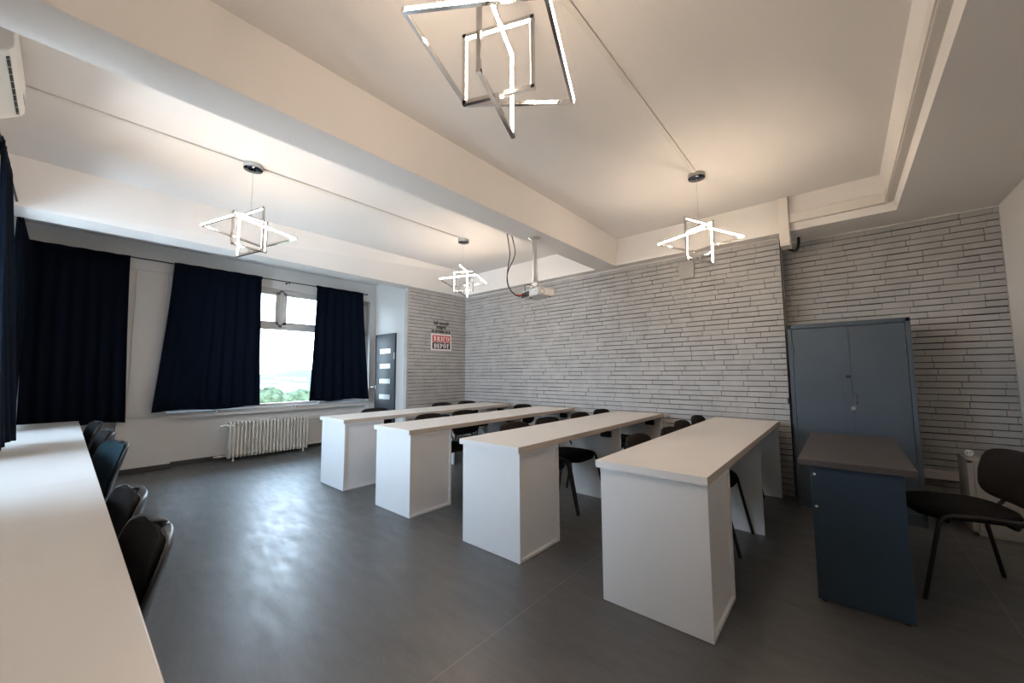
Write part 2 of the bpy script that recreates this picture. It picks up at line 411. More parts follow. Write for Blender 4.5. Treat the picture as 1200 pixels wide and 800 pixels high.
# ------------------------------------------------------------------ cable runs, trunking
def channel(name, label, p0, p1, w=.017, h=.013):
    a, b = Vector(p0), Vector(p1)
    return tag(MB().box(min(a.x, b.x)-w, max(a.x, b.x)+w, min(a.y, b.y), max(a.y, b.y), ZC-h, ZC-.0005).build(name, M['trunk'], None, .002), label, 'cable channel')
channel('cable_channel', 'thin cable channel along the ceiling from the air conditioner to the window-side lamps', (-3.65, -.26, 0), (-3.65, .87, 0))
channel('cable_channel', 'thin ceiling cable channel between the two window-side pendant lamps', (-3.66, .99, 0), (-3.68, 3.22, 0))
channel('cable_channel', 'thin cable channel on the ceiling leading to the lamp nearest the steel cabinet', (-.885, 1.02, 0), (-.885, 3.49, 0))
tk = thing('cable_trunking', 'white trunking running round the ceiling recess at the right', 'trunking')
mb = MB(); mb.prism([(.376, 2.72), (.425, 2.72), (.405, 2.81), (.376, 2.81)], 'y', -.40, 4.60); mb.build('side_run', M['trunk'], tk, .003)
box_obj('side_cover', M['trunk'], (.366, .377, -.40, 4.6, 2.727, 2.803), tk, .002)
box_obj('wall_run', M['trunk'], (-.32, .376, 4.607, 4.6555, 2.722, 2.815), tk, .003)
mb = MB(); mb.prism([(4.585, 2.985), (4.585, 2.53), (4.61, 2.50), (4.79, 2.50), (4.79, 2.60), (4.72, 2.648), (4.655, 2.648), (4.655, 2.985)], 'x', -.402, -.318)
mb.build('drop', M['trunk'], tk, .003)
mb = MB(); mb.tube(bez((-.36, 4.77, 2.515), (-.30, 4.84, 2.46), (-.27, 4.93, 2.49), (-.27, 4.94, 2.66)), .014); mb.build('cable', M['cable'], tk)
for z0, z1, w in ((.30, .372, 'upper'), (.055, .12, 'lower')):
    tag(box_obj('wall_trunking', M['trunk'], (-.42, XR-.005, YB2-.062, YB2-.004, z0, z1), None, .003),
        'white wall trunking behind the steel cabinet, the %s of two' % w, 'trunking')
tag(MB().box(-1.44, -1.27, YB-.028, YB+.01, 2.37, 2.575).build('cover_plate', M['brick'], None, .003), 'square painted cover plate high on the brick wall', 'cover plate')

# ------------------------------------------------------------------ pendant lamps
def lamp_proto():
    t = thing('pendant_lamp', '', 'lamp', (0, 0, 0))
    zc = -.58
    mb = MB(); mb.lathe([(.066, -.001), (.07, -.004), (.07, -.035)], seg=32); c = mb.build('canopy', M['satin'], t)
    mb = MB(); mb.lathe([(.0695, -.035), (.068, -.041), (.02, -.043)], seg=32); mb.build('canopy_face', M['canopy'], c)
    MB().tube([(0, 0, -.04), (0, 0, zc+.12)], .0014, 6).build('cable', M['steelcable'], t)
    w = .0075
    def square(name, a, plane, outward):
        h = a/2
        def P(u, v, n):
            return {'H': (u, v, n), 'U': (u, n, v), 'V': (n, u, v)}[plane]
        mb = MB(); led = MB()
        for sgn in (-1, 1):
            for ax in (0, 1):
                lo, hi = -h-w, h+w
                def bb(o0, o1, l0, l1, n0, n1):
                    e = [(o0, o1), (l0, l1)] if ax == 0 else [(l0, l1), (o0, o1)]
                    pts = [P(u, v, n) for u in e[0] for v in e[1] for n in (n0, n1)]
                    q = [(min(p[i] for p in pts), max(p[i] for p in pts)) for i in range(3)]
                    return q[0][0], q[0][1], q[1][0], q[1][1], q[2][0], q[2][1]
                c0, c1 = sorted((sgn*h-w*.9, sgn*h+w*.9))
                # chrome profile, LED diffuser on the outer or inner face
                if outward: f0, f1 = sorted((sgn*(h+w*.9), sgn*(h+w*.97)))
                else: f0, f1 = sorted((sgn*(h-w*.9), sgn*(h-w*.97)))
                mb.box(*bb(c0, c1, lo if ax == 0 else lo, hi, -w, w))
                k = h - w*1.05 if not outward else h + w*.85
                led.box(*bb(f0, f1, -k, k, -w*.78, w*.78))
        fr = mb.build(name, M['chrome'], t); fr.location.z = zc
        led.build('led_strip', M['led'], fr)
    square('outer_square', .478, 'H', True)
    square('middle_square', .352, 'V', False)
    square('inner_square', .262, 'U', False)
    for s in (-1, 1): box_obj('link', M['chrome'], (-.006, .006, -.006, .006, min(s*.131, s*.176), max(s*.131, s*.176)), t).location.z = zc
    return t
LP = lamp_proto()
lamps = [((-.885, .961), 23, -.042, (1.5, 11.5, 0), 'large nested-square LED pendant lamp hanging closest, cut by the top of the picture'),
         ((-3.65, .935), 104, .001, (1.3, 4.1, 0), 'nested-square LED pendant lamp in front of the dark curtains'),
         ((-.885, 3.56), -22, -.026, (.5, 1.2, 0), 'nested-square LED pendant lamp nearest the steel cabinet'),
         ((-3.68, 3.32), 30, .026, (.5, -2.9, 0), 'nested-square LED pendant lamp by the sign corner, smallest in view')]
for i, ((x, y), a, dz, tl, lab) in reversed(list(enumerate(lamps))):
    if i == 0: o = LP; o.location = (x, y, ZC); o.rotation_euler = (0, 0, math.radians(a)); o['label'] = lab; o['group'] = 'pendant lamps'
    else: o = dup(LP, (x, y, ZC), math.radians(a), lab, 'pendant lamps')
    for ch in o.children:
        if 'square' in ch.name or 'link' in ch.name: ch.location.z = -.58 + dz
        if 'outer' in ch.name: ch.rotation_euler = [math.radians(v) for v in tl]

# ------------------------------------------------------------------ desks
DESKS = [(-4.70, -4.128), (-3.50, -2.903), (-2.246, -1.674), (-1.09, -.520)]
DN = ['row of white desk nearest the windows', '', '', '']
DL = ['long white desk nearest the windows, far left of the four', 'long white desk second from the windows',
      'long white desk third from the windows, one before the last', 'long white desk nearest the navy teacher desk, largest in view']
TW = .585
def desk_proto():
    t = thing('long_desk', '', 'desk')
    W = TW/2
    box_obj('tabletop', M['top'], (-W, W, 0, 2.735, .715, .755), t, .0015)
    tt = t.children[-1]
    box_obj('edge_band', M['edge'], (W+.0001, W+.0012, .001, 2.734, .7155, .7545), tt)
    box_obj('end_band', M['white'], (-W+.0005, W-.0005, -.0012, -.0001, .7155, .7545), tt)
    # pedestal: carcass of panels with a recessed back on the aisle-facing long side
    mb = MB(); a, b = -W+.022, W-.006; y0, y1 = .018, .485
    mb.box(a, b, y0, y0+.018, .002, .7145); mb.box(a, b, y1-.018, y1, .002, .7145)
    mb.box(a+.018, b-.0003, y0+.018, y1-.018, .002, .022); mb.box(a+.018, b-.0003, y0+.018, y1-.018, .69, .7145)
    mb.box(a+.0003, a+.018, y0+.018, y1-.018, .002, .7145)
    p = mb.build('pedestal', M['white'], t)
    box_obj('back_panel', M['white'], (b-.022, b-.016, y0+.016, y1-.016, .018, .693), p)
    for z in (.30, .46, .62): box_obj('fitting', M['seam'], (a-.0012, a-.0001, y0+.06, y0+.075, z, z+.004), p)
    for yy, zz in ((y1-.009, .68), (y1-.009, .12), (y0+.1, .012), (y1-.1, .012)): box_obj('screw_cap', M['seam'], (b+.0001, b+.001, yy-.004, yy+.004, zz-.004, zz+.004), p)
    for yy in (1.565, 2.71):
        pn = box_obj('support_panel', M['white'], (-W+.022, W-.012, yy, yy+.018, 0, .715), t, .001)
        box_obj('power_box', M['black'], (W-.20, W-.10, yy-.05, yy-.001, .615, .675), pn, .003)
    return t
D0 = desk_proto()
for i, (a, b) in enumerate(DESKS):
    x = (a+b)/2
    if i == 0: o = D0; o.location = (x, 2.0, 0); o['label'] = DL[0]; o['group'] = 'white student desks'
    else: o = dup(D0, (x, 2.0, 0), 0, DL[i], 'white student desks')

# long counter along the near wall
t = thing('counter', 'long white counter along the near wall under the lower left corner', 'counter', (-6.37, .134, 0))
mb = MB(); mb.box(0, 3.6, -.54, 0, .732, .757); mb.build('worktop', M['counter'], t, .0015)
mb = MB(); mb.box(3.602, 7.44, -.54, 0, .732, .757); mb.build('worktop', M['counter'], t, .0015)
mb = MB(); mb.box(0, 7.44, -.0015, .0008, .7325, .7565); mb.build('edge_band', M['edge'], t)
for x in (.03, 1.85, 3.58, 5.6, 7.3): box_obj('support_panel', M['white'], (x, x+.018, -.53, -.20, 0, .732), t)

# ------------------------------------------------------------------ visitor chairs (front = +x)
def chair_proto():
    t = thing('visitor_chair', '', 'chair')
    def seat(u, v):
        # closed cushion as a superellipse lathe-like grid: u around, v from bottom to top
        a = 2*PI*u; c, s = math.cos(a), math.sin(a); e = .55
        prof = [(0, -.028), (.80, -.03), (.97, -.018), (1.0, 0), (.96, .018), (.80, .030), (.4, .034), (0, .035)]
        k = v*(len(prof)-1); i = min(int(k), len(prof)-2); f = k-i
        r = prof[i][0]*(1-f)+prof[i+1][0]*f; h = prof[i][1]*(1-f)+prof[i+1][1]*f
        x = .215*r*math.copysign(abs(c)**e, c); y = .228*r*math.copysign(abs(s)**e, s)
        y *= 1 - .10*max(0, -x/.215)**2
        return (x+.0, y, .452 + h - .018*max(0, x/.215)**3 + .02*(x/.215 if x < 0 else 0)**2*.3)
    MB().grid(seat, 49, 22).build('seat', M['fabric'], t)
    def back(u, v):
        a = 2*PI*u; c, s = math.cos(a), math.sin(a); e = .48
        prof = [(0, -.020), (.85, -.020), (1, -.010), (1, .010), (.88, .022), (0, .026)]
        k = v*(len(prof)-1); i = min(int(k), len(prof)-2); f = k-i
        r = prof[i][0]*(1-f)+prof[i+1][0]*f; h = prof[i][1]*(1-f)+prof[i+1][1]*f
        y = .225*r*math.copysign(abs(c)**e, c); z = .145*r*math.copysign(abs(s)**e, s)
        y *= 1 - .07*z/.145*(1 if z > 0 else -.6)
        x = h + .9*y*y - .16*z
        return (x-.262, y, .645+z)
    b = MB().grid(back, 49, 16).build('backrest', M['backfab'], t)
    for s in (-1, 1):
        mb = MB(); mb.tube(arc([(-.02, s*.16, .425), (-.235, s*.165, .425), (-.298, s*.165, .50), (-.290, s*.165, .66)], .06), .011, 8)
        mb.build('back_support', M['tube'], t)
    for s in (-1, 1):
        MB().tube(arc([(.262, s*.25, 0), (.165, s*.24, .455), (0, s*.24, .462)], .055), .0115, 8).build('leg', M['tube'], t)
        MB().tube(arc([(-.285, s*.25, 0), (-.205, s*.24, .455), (0, s*.24, .462)], .055), .0115, 8).build('leg', M['tube'], t)
    for x in (-.13, .13): MB().tube(arc([(x, -.24, .458), (x, -.236, .416), (x, .236, .416), (x, .24, .458)], .02), .008, 8).build('seat_rail', M['tube'], t)
    return t
CH = chair_proto()
rowx = [-4.70+.10, -3.50+.10, -2.246+.14, -1.09+.29]
rows = [[2.76, 3.90, 4.43], [2.765, 3.29, 4.44], [2.765, 3.285, 3.91, 4.43], [2.775, 3.295, 3.84, 4.36]]
rown = ['white desk nearest the windows', 'second white desk from the windows', 'third white desk from the windows', 'white desk beside the navy desk']
ordn = ['first', 'second', 'third', 'fourth', 'fifth']
first = True
RX = [[-4.56, -4.56, -4.56], [-3.37, -3.37, -3.37], [-2.10, -2.10, -2.08, -2.08], [-.92, -.86, -.93, -.93]]
for i, ys in enumerate(rows):
    for k, y in enumerate(ys):
        lab = 'black chair at the %s, %s from its aisle end' % (rown[i], ordn[k])
        if k == len(ys)-1: lab = 'black chair at the %s, closest to the brick wall' % rown[i]
        rz = random.uniform(-.02, .02); loc = (RX[i][k], y, 0)
        if first: o = CH; o.location = loc; o.rotation_euler = (0, 0, rz); o['label'] = lab; o['group'] = 'chairs at the white desks'; first = False
        else: o = dup(CH, loc, rz, lab, 'chairs at the white desks')
o = dup(CH, (.46, 3.47, 0), PI+.26, 'black visitor chair with tubular legs facing the navy teacher desk')
if 'group' in o: del o['group']

# ------------------------------------------------------------------ bucket chairs at the counter (front = -y)
def bucket_proto():
    t = thing('bucket_chair', '', 'chair')
    # profile from seat front to top of the back, in (y, z); width and side curl along it
    prof = [(-.235, .445), (-.20, .455), (-.05, .43), (.10, .425), (.165, .46), (.20, .54), (.225, .64), (.25, .74), (.262, .79), (.268, .805)]
    wid = [.19, .215, .235, .235, .235, .235, .232, .23, .23, .23]
    def surf(off):
        def f(u, v):
            k = v*(len(prof)-1); i = min(int(k), len(prof)-2); q = k-i
            def cr(a):
                p0, p1, p2, p3 = a[max(i-1, 0)], a[i], a[i+1], a[min(i+2, len(a)-1)]
                return .5*(2*p1+(p2-p0)*q+(2*p0-5*p1+4*p2-p3)*q*q+(3*p1-p0-3*p2+p3)*q**3)
            y = cr([p[0] for p in prof]); z = cr([p[1] for p in prof]); w = cr(wid)
            tt = min(.995, max(0, (v-.72)/.28)); w = w*(1-tt**2.6)**(1/2.6)
            s = (u-.5)*2; x = s*w
            lift = abs(s)**2.6
            backness = min(1, max(0, (v-.3)/.3))
            z2 = z + lift*(.07*(1-backness) + .03*backness*(1-v))
            y2 = y - lift*(.07*backness*(1-.6*v**3))
            return (x, y2 - off*backness, z2 + off*(1-backness))
        return f
    MB().grid(surf(0), 21, 64).build('shell', M['shell'], t, solid=.012, sub=1)
    def pad(u, v): return surf(.021)(.07+.86*u, .03+.925*v)
    MB().grid(pad, 15, 50).build('pad', M['fabric'], t, solid=.018, sub=1)
    for sx in (-1, 1):
        for sy in (-1, 1):
            MB().tube([(sx*.12, sy*.10+.0, .425), (sx*.23, sy*.22, 0)], .014, 10, rend=.009).build('leg', M['tube'], t)
    mb = MB(); mb.box(-.12, .12, -.11, .11, .405, .417)
    mb.build('under_frame', M['tube'], t)
    return t
BP = bucket_proto()
bk = [((-1.56, -.035), .06, 'black bucket chair at the counter, closest to the camera'),
      ((-2.10, -.035), .06, 'black bucket chair at the counter, second from the camera'),
      ((-3.66, .03), .2, 'bucket chair with dark teal pad turned at the counter, third from the camera'),
      ((-4.50, .025), .08, 'bucket chair at the counter, fourth from the camera, mostly behind the turned one'),
      ((-5.45, .0), .1, 'bucket chair at the far end of the counter by the corner curtain')]
for i, ((x, y), a, lab) in enumerate(bk):
    if i == 0: o = BP; o.location = (x, y, 0); o.rotation_euler = (0, 0, a); o['label'] = lab; o['group'] = 'bucket chairs along the counter'
    else: o = dup(BP, (x, y, 0), a, lab, 'bucket chairs along the counter')
    if i == 2:
        for ch in o.children:
            if ch.name.startswith('pad'): ch.data = ch.data.copy(); ch.data.materials[0] = M['teal']

# ------------------------------------------------------------------ teacher desk, cabinets
t = thing('teacher_desk', 'navy teacher desk with dark grey top in front of the steel cabinet', 'desk', (.014, 2.76, 0))
box_obj('desktop', M['greytop'], (-.239, .239, 0, 1.27, .722, .755), t, .002)
p = box_obj('side_panel', M['navy'], (-.186, .190, .022, .042, 0.006, .722), t, .0015)
for z in (.675, .50): MB().lathe([(.007, 0), (.006, -.003)], (-.168, .022, z), 12, 'y').build('screw_cap', M['screw'], p)
for x, z in ((-.178, .33), (.165, .23)): box_obj('chip', M['black'], (x, x+.004, .0205, .0219, z, z+.015), p)
box_obj('side_panel', M['navy'], (-.186, .190, 1.21, 1.23, 0.006, .722), t, .0015)
box_obj('modesty_panel', M['navy'], (-.186, -.170, .042, 1.21, .25, .722), t)
for x in (-.16, .16):
    for y in (.032, 1.22): MB().lathe([(.012, 0), (.012, .0059)], (x, y, 0), 12).build('glide', M['black'], t)

t = thing('steel_cabinet', 'tall dark blue-grey steel cabinet with double doors against the brick wall', 'cabinet', (.032, 4.55, 0))
W = .415
mb = MB(); mb.box(-W, W, .0, .42, .04, 1.693); b = mb
for c in ((-W, W, -.004, .02, 0, .09), (-W, W, -.018, 0, 1.655, 1.693), (-W, -W+.03, -.018, 0, 0, 1.693), (W-.03, W, -.018, 0, 0, 1.693), (-W, W, -.018, 0, .06, .10)): b.box(*c)
b.box(-W+.02, W-.02, .03, .40, 0, .05)
b.build('body', M['steel'], t, .003)
def door(x0, x1, handle):
    d = MB().box(x0, x1, -.014, -.001, .105, 1.65).build('door', M['steel'], t, .003)
    if handle:
        mb = MB(); mb.box(x0-.045, x0+.02, -.0185, -.0135, .105, 1.65); mb.build('lap_strip', M['steel'], d, .001)
        mb = MB(); mb.box(x0+.03, x0+.062, -.017, -.013, .93, 1.06); mb.build('handle_plate', M['steel'], d, .001)
        mb = MB(); mb.tube(arc([(x0+.045, -.014, .965), (x0+.045, -.045, .975), (x0+.042, -.048, 1.05)], .01), .006, 8); mb.build('handle', M['steel'], d)
        mb = MB(); mb.lathe([(.018, 0), (.016, -.006)], (x0+.02, -.014, .925), 18, 'y'); mb.build('lock', M['lowsteel'], d)
        mb = MB(); mb.box(x0-.015, x0+.018, -.034, -.014, 1.188, 1.214); mb.build('latch', M['black'], d)
        xx = x1-.004
    else:
        mb = MB(); mb.box(x1-.075, x1-.005, -.026, -.014, 1.19, 1.212); mb.tube([(x1-.045, -.03, 1.201), (x1-.045, -.03, 1.235)], .004, 6); mb.build('latch', M['steel'], d, .001)
        xx = x0+.004
    for z in (.35, 1.40):
        MB().tube([(xx, -.020, z), (xx, -.020, z+.09)], .007, 8).build('hinge', M['steel'], d)
door(-W+.033, -.002, False); door(.002, W-.033, True)

t = thing('low_cabinet', 'low grey steel cabinet in the right corner behind the visitor chair', 'cabinet', (.885, 4.60, 0))
mb = MB(); mb.box(-.197, .20, .012, .33, 0, .56); mb.box(-.197, -.165, 0, .013, 0, .56); mb.box(.17, .20, 0, .013, 0, .56); mb.box(-.197, .20, 0, .013, .53, .56); mb.box(-.197, .20, 0, .013, 0, .03)
mb.build('body', M['lowsteel'], t, .003)
d = MB().box(-.161, .166, .002, .012, .034, .526).build('door', M['lowsteel'], t, .002)
MB().lathe([(.010, 0), (.008, -.008)], (.13, .002, .33), 12, 'y').build('lock', M['alu'], d)
t = thing('ceramic_socket', 'small round white socket standing on the low grey cabinet', 'socket', (.735, 4.80, .586))
t.rotation_euler = (0, 0, -.15)
MB().lathe([(.018, .02), (.025, .012), (.026, -.004), (.020, -.008)], (0, 0, 0), 24, 'y').build('body', M['signwhite'], t)
for x, z in ((-.009, .001), (.008, .003)): MB().lathe([(.004, -.0075), (.004, -.010)], (x, 0, z), 10, 'y').build('pin_hole', M['black'], t)

# ------------------------------------------------------------------ curtains
def curtain(name, label, top, bot, ztop, zbot, axis, base, pleats, amp=.022, group='navy curtains', lean=0.0, seed=0, sag=0.0):
    """sheet hanging from a rod: runs along axis, base = rod offset on the other axis"""
    rng = random.Random(seed); ph = rng.uniform(0, 6)
    t = thing(name, label, 'curtain', (0, 0, 0), 0, group)
    n = pleats*10+1
    ft = [rng.uniform(.6, 1.3) for _ in range(pleats+2)]
    def f(u, v):
        a = top[0]*(1-u)+top[1]*u; b = bot[0]*(1-u)+bot[1]*u
        p = a*(1-v**1.3)+b*v**1.3
        k = ft[int(u*pleats)]
        d = amp*k*math.sin(2*PI*pleats*u+ph)*(.45+.55*v) + .012*math.sin(5*u+ph+2*v) + lean*v
        z = ztop*(1-v)+zbot*v + .012*math.sin(9*u+ph)*v - sag*math.sin(PI*u)*(1-v)
        return (base+d, p, z) if axis == 'y' else (p, base+d, z)
    MB().grid(f, n, 26).build('cloth', M['curtain'], t, solid=.004)
    def g(u, v):
        a = top[0]*(1-u)+top[1]*u; th = 2*PI*v
        z = ztop + .0025*math.sin(pleats*2*PI*u*.6+ph) ; r = .017
        d, zz = r*math.cos(th), r*math.sin(th)*1.4
        return (base+d, a, z+zz) if axis == 'y' else (a, base+d, z+zz)
    MB().grid(g, n, 9).build('rod_pocket', M['curtain'], t)
    return t
XC = -6.80
curtain('curtain', 'navy blackout curtain in the corner at the left end of the window wall', (-.34, .467), (-.30, .53), 2.745, .672, 'y', XC, 7, .02, seed=1)
curtain('curtain', 'wide navy blackout curtain between the wall pier and the bright window', (.895, 1.935), (.765, 1.985), 2.755, .772, 'y', XC, 8, .020, seed=2)
curtain('curtain', 'narrower navy blackout curtain between the bright window and the slate door', (2.755, 3.60), (2.69, 3.745), 2.755, .795, 'y', XC, 6, .028, seed=3)
YCU = YN+.085
curtain('curtain', 'navy curtain falling over the counter at the left edge of the picture', (-3.78, -4.40), (-3.75, -4.52), 2.68, .80, 'x', YCU, 6, .025, lean=.10, seed=4)
curtain('curtain', 'navy curtain gathered in the corner beside the far end of the counter', (-5.55, -6.72), (-5.6, -6.72), 2.68, .80, 'x', YCU, 9, .028, seed=5)
t = thing('curtain_rod', 'thin black curtain rod across the window wall', 'curtain rod', (XC, 0, 2.757))
MB().tube([(0, -.38, 0), (0, 3.66, 0)], .0075, 8).build('rod', M['black'], t)
for y in (2.33, 3.63):
    mb = MB(); mb.tube([(0, y, 0), (-.15, y, 0)], .005, 6); mb.lathe([(.016, -.15), (.016, -.143)], (0, y, 0), 12, 'x'); mb.tube([(0, y, .0), (0, y, -.035)], .006, 6)
    mb.build('bracket', M['black'], t)
MB().lathe([(.008, 3.66), (.014, 3.665), (.014, 3.69), (.004, 3.70)], (0, 0, 0), 12, 'y').build('finial', M['black'], t)
t = thing('curtain_rod', 'thin curtain rod on the near wall above the counter', 'curtain rod', (0, YCU, 2.685))
MB().tube([(-6.75, 0, 0), (-3.3, 0, 0)], .0075, 8).build('rod', M['black'], t)
for x in (-6.74, -5.2, -3.32): MB().tube([(x, 0, 0), (x, -.085, 0)], .006, 6).build('bracket', M['chrome'], t)

# ------------------------------------------------------------------ radiator, sill sockets, tags
t = thing('radiator', 'cream cast column radiator under the bright window', 'radiator', (-6.84, 1.60, 0))
N = 23; pitch = 1.105/N
for k in range(N):
    y = (k+.5)*pitch; mb = MB()
    for x in (-.06, 0, .06):
        mb.tube([(x, y, .075), (x, y, .525)], .0125, 8)
    mb.tube(arc([(-.06, y, .525), (-.05, y, .548), (.05, y, .548), (.06, y, .525)], .02, 3), .0155, 8)
    mb.tube(arc([(-.06, y, .075), (-.05, y, .055), (.05, y, .055), (.06, y, .075)], .02, 3), .0155, 8)
    mb.build('section', M['rad'], t)
mb = MB(); mb.tube([(0, -.01, .50), (0, 1.115, .50)], .016, 8); mb.tube([(0, -.01, .095), (0, 1.115, .095)], .016, 8); mb.build('header', M['rad'], t)
for y in (.075, 1.03):
    for x in (.05,): MB().lathe([(.02, 0), (.012, .02), (.012, .05)], (x, y, 0), 12).build('foot', M['rad'], t)
mb = MB(); mb.tube(arc([(0, -.01, .51), (0, -.075, .51), (-.02, -.075, .46)], .02), .012, 8); mb.lathe([(.018, -.05), (.018, -.02)], (0, 0, .51), 12, 'y'); mb.build('valve', M['rad'], t)
mb = MB(); mb.tube([(0, -.01, .08), (0, -.15, .08)], .012, 8); mb.lathe([(.017, -.11), (.017, -.06)], (0, 0, .08), 12, 'y'); mb.build('valve', M['rad'], t)
mb = MB(); mb.tube(arc([(0, 1.11, .50), (-.03, 1.25, .50), (-.10, 1.5, .50)], .03), .011, 8); mb.tube([(-.02, 1.11, .09), (-.12, 2.05, .09)], .011, 8); mb.build('pipe', M['rad'], t)

def power_strip(y, n, lab):
    t = thing('power_strip', lab, 'power strip', (-6.985, y, .745))
    mb = MB(); mb.box(-.022, .022, 0, n*.056+.03, 0, .034); mb.build('body', M['signwhite'], t, .008)
    for k in range(n):
        mb = MB(); mb.lathe([(.021, .022), (.021, .0245), (.017, .0245), (.015, .0225)], (0, .04+k*.056, .018), 16, 'x'); s = mb.build('socket', M['signwhite'], t)
        for d in (-.007, .007): MB().lathe([(.0035, .0226), (.0035, .024)], (0, .04+k*.056+d, .018), 8, 'x').build('pin_hole', M['black'], s)
power_strip(.575, 6, 'white power strip on the sill at the pier between the curtains')
power_strip(2.93, 4, 'white power strip on the sill under the curtain beside the slate door')
for y, lab in ((1.44, 'small folded paper tag on the sill edge under the wide curtain'), (2.50, 'small folded paper tag on the sill edge under the bright window')):
    t = thing('paper_tag', lab, 'tag', (XW+.0125, y, .70))
    mb = MB(); mb.box(0, .004, 0, .075, -.028, .049); mb.box(-.03, .0, 0, .075, .0455, .049); mb.build('card', M['signwhite'], t)
    mb = MB(); mb.prism([(.0, .034), (.022, .034), (.022, .002)], 'x', .004, .0052); mb.build('blue_mark', M['bluemark'], t)
    mb = MB(); mb.prism([(.058, .002), (.072, .002), (.072, .034), (.058, .034)], 'x', .004, .0052); mb.build('red_mark', M['redmark'], t)

# ------------------------------------------------------------------ sign + lettering
def text_mesh(name, s, size, m, parent, width=None, off=0.0, xs=1.0):
    cu = bpy.data.curves.new(name, 'FONT'); cu.body = s; cu.size = size; cu.align_x = 'CENTER'; cu.align_y = 'CENTER'
    cu.extrude = .0012; cu.offset = off; cu.resolution_u = 3
    o = bpy.data.objects.new(name, cu); C.objects.link(o)
    dg = bpy.context.evaluated_depsgraph_get(); dg.update()
    me = bpy.data.meshes.new_from_object(o.evaluated_get(dg)); bpy.data.objects.remove(o); bpy.data.curves.remove(cu)
    me.name = name
    xs_ = [v.co.x for v in me.vertices]; w = max(xs_)-min(xs_); cx = (max(xs_)+min(xs_))/2
    k = (width/w) if width else 1
    for v in me.vertices: v.co.x = (v.co.x-cx)*k
    me.materials.clear(); me.materials.append(m)
    r = bpy.data.objects.new(name, me); C.objects.link(r); r.parent = parent
    return r
XSG = XS+.012
t = thing('logo_sign', 'square red, black and white sign reading BRICO DEPÔT on the short brick wall', 'sign', (XSG, 4.2585, 1.79))
box_obj('backing', M['signwhite'], (-.008, .004, -.2215, .2215, -.142, .142), t, .001)
mb = MB(); mb.box(.004, .0055, -.195, .195, .004, .118); mb.build('red_field', M['red'], t)
mb = MB(); mb.box(.004, .0055, -.195, .195, -.118, -.004); mb.build('black_field', M['signblack'], t)
def serif_word(word, height, width, m, parent, z0, x):
    """heavy slab-serif capitals: thick stems, thin bars and serifs, extruded a hair off the panel"""
    st, th = .34, .13
    def arcband(cx, cy, rx, ry, ix, iy, a0, a1, n=12):
        out = []
        for k in range(n):
            t0, t1 = a0+(a1-a0)*k/n, a0+(a1-a0)*(k+1)/n
            out.append([(cx+rx*math.cos(t0), cy+ry*math.sin(t0)), (cx+rx*math.cos(t1), cy+ry*math.sin(t1)),
                        (cx+ix*math.cos(t1), cy+iy*math.sin(t1)), (cx+ix*math.cos(t0), cy+iy*math.sin(t0))])
        return out
    def rect(x0, x1, y0, y1): return [[(x0, y0), (x1, y0), (x1, y1), (x0, y1)]]
    def stem(x, y0=0, y1=1): return rect(x, x+st, y0, y1) + rect(x-.09, x+st+.05, 0, .07) + rect(x-.09, x+st+.05, .93, 1)
    def bowl(cy, ry, rx=.36): return arcband(.44, cy, rx, ry, rx-.26, ry-th*.75, -PI/2, PI/2) + rect(.1, .44, cy-ry, cy-ry+th*.75) + rect(.1, .44, cy+ry-th*.75, cy+ry)
    G = {
        'B': (.92, stem(.1) + bowl(.745, .255, .34) + bowl(.26, .26, .40)),
        'R': (.98, stem(.1) + bowl(.73, .27, .38) + [[(.46, .46), (.66, .50), (1.0, 0), (.66, 0)]] + rect(.62, 1.04, 0, .07)),
        'I': (.56, stem(.12)),
        'C': (.86, arcband(.50, .5, .48, .52, .16, .42, PI*.28, PI*1.72, 20) + rect(.72, .86, .62, .95)),
        'O': (.98, arcband(.50, .5, .48, .52, .17, .42, 0, 2*PI, 28)),
        'D': (.98, stem(.1) + arcband(.42, .5, .54, .5, .24, .41, -PI/2, PI/2, 16) + rect(.1, .44, 0, .09) + rect(.1, .44, .91, 1)),
        'E': (.84, stem(.1) + rect(.1, .78, 0, .09) + rect(.1, .78, .91, 1) + rect(.1, .62, .45, .55) + rect(.70, .82, 0, .30) + rect(.70, .82, .70, 1) + rect(.56, .66, .34, .66)),
        'P': (.88, stem(.1) + bowl(.72, .28, .40)),
        'T': (.90, rect(.28, .28+st, 0, 1) + rect(.16, .74, 0, .07) + rect(.0, .90, .91, 1) + rect(.0, .10, .66, 1) + rect(.80, .90, .66, 1)),
    }
    mb = MB(); pen = 0
    polys = []
    for ch in word:
        w_, ps = G['O' if ch == 'Ô' else ch]
        polys += [[(px+pen, py) for px, py in p] for p in ps]
        if ch == 'Ô': polys += [[(pen+.24, 1.10), (pen+.50, 1.34), (pen+.50, 1.22), (pen+.36, 1.09)], [(pen+.50, 1.34), (pen+.76, 1.10), (pen+.64, 1.09), (pen+.50, 1.22)]]
        pen += w_ + .10
    k = width/(pen-.1)
    for p in polys: mb.prism([((px*k-width/2), z0+py*height) for px, py in p], 'x', x, x+.0012)
    return mb.build('lettering', m, parent)
serif_word('BRICO', .082, .345, M['signwhite'], t, .020, .0055)
serif_word('DEPÔT', .078, .335, M['signwhite'], t, -.103, .0055)
for s, z, w, lab in (('Sală renovată', 2.125, .33, 'top'), ('integral', 2.055, .20, 'middle'), ('cu produse de la', 1.985, .41, 'bottom')):
    t2 = text_mesh('wall_lettering', s, .082, M['lettering'], None, w, .0025)
    t2.rotation_euler = (PI/2, 0, PI/2); t2.location = (XS+.0055, 4.2585, z)
    tag(t2, 'black lettering on the brick above the sign, %s line' % lab, 'lettering', 'wall lettering above the sign')

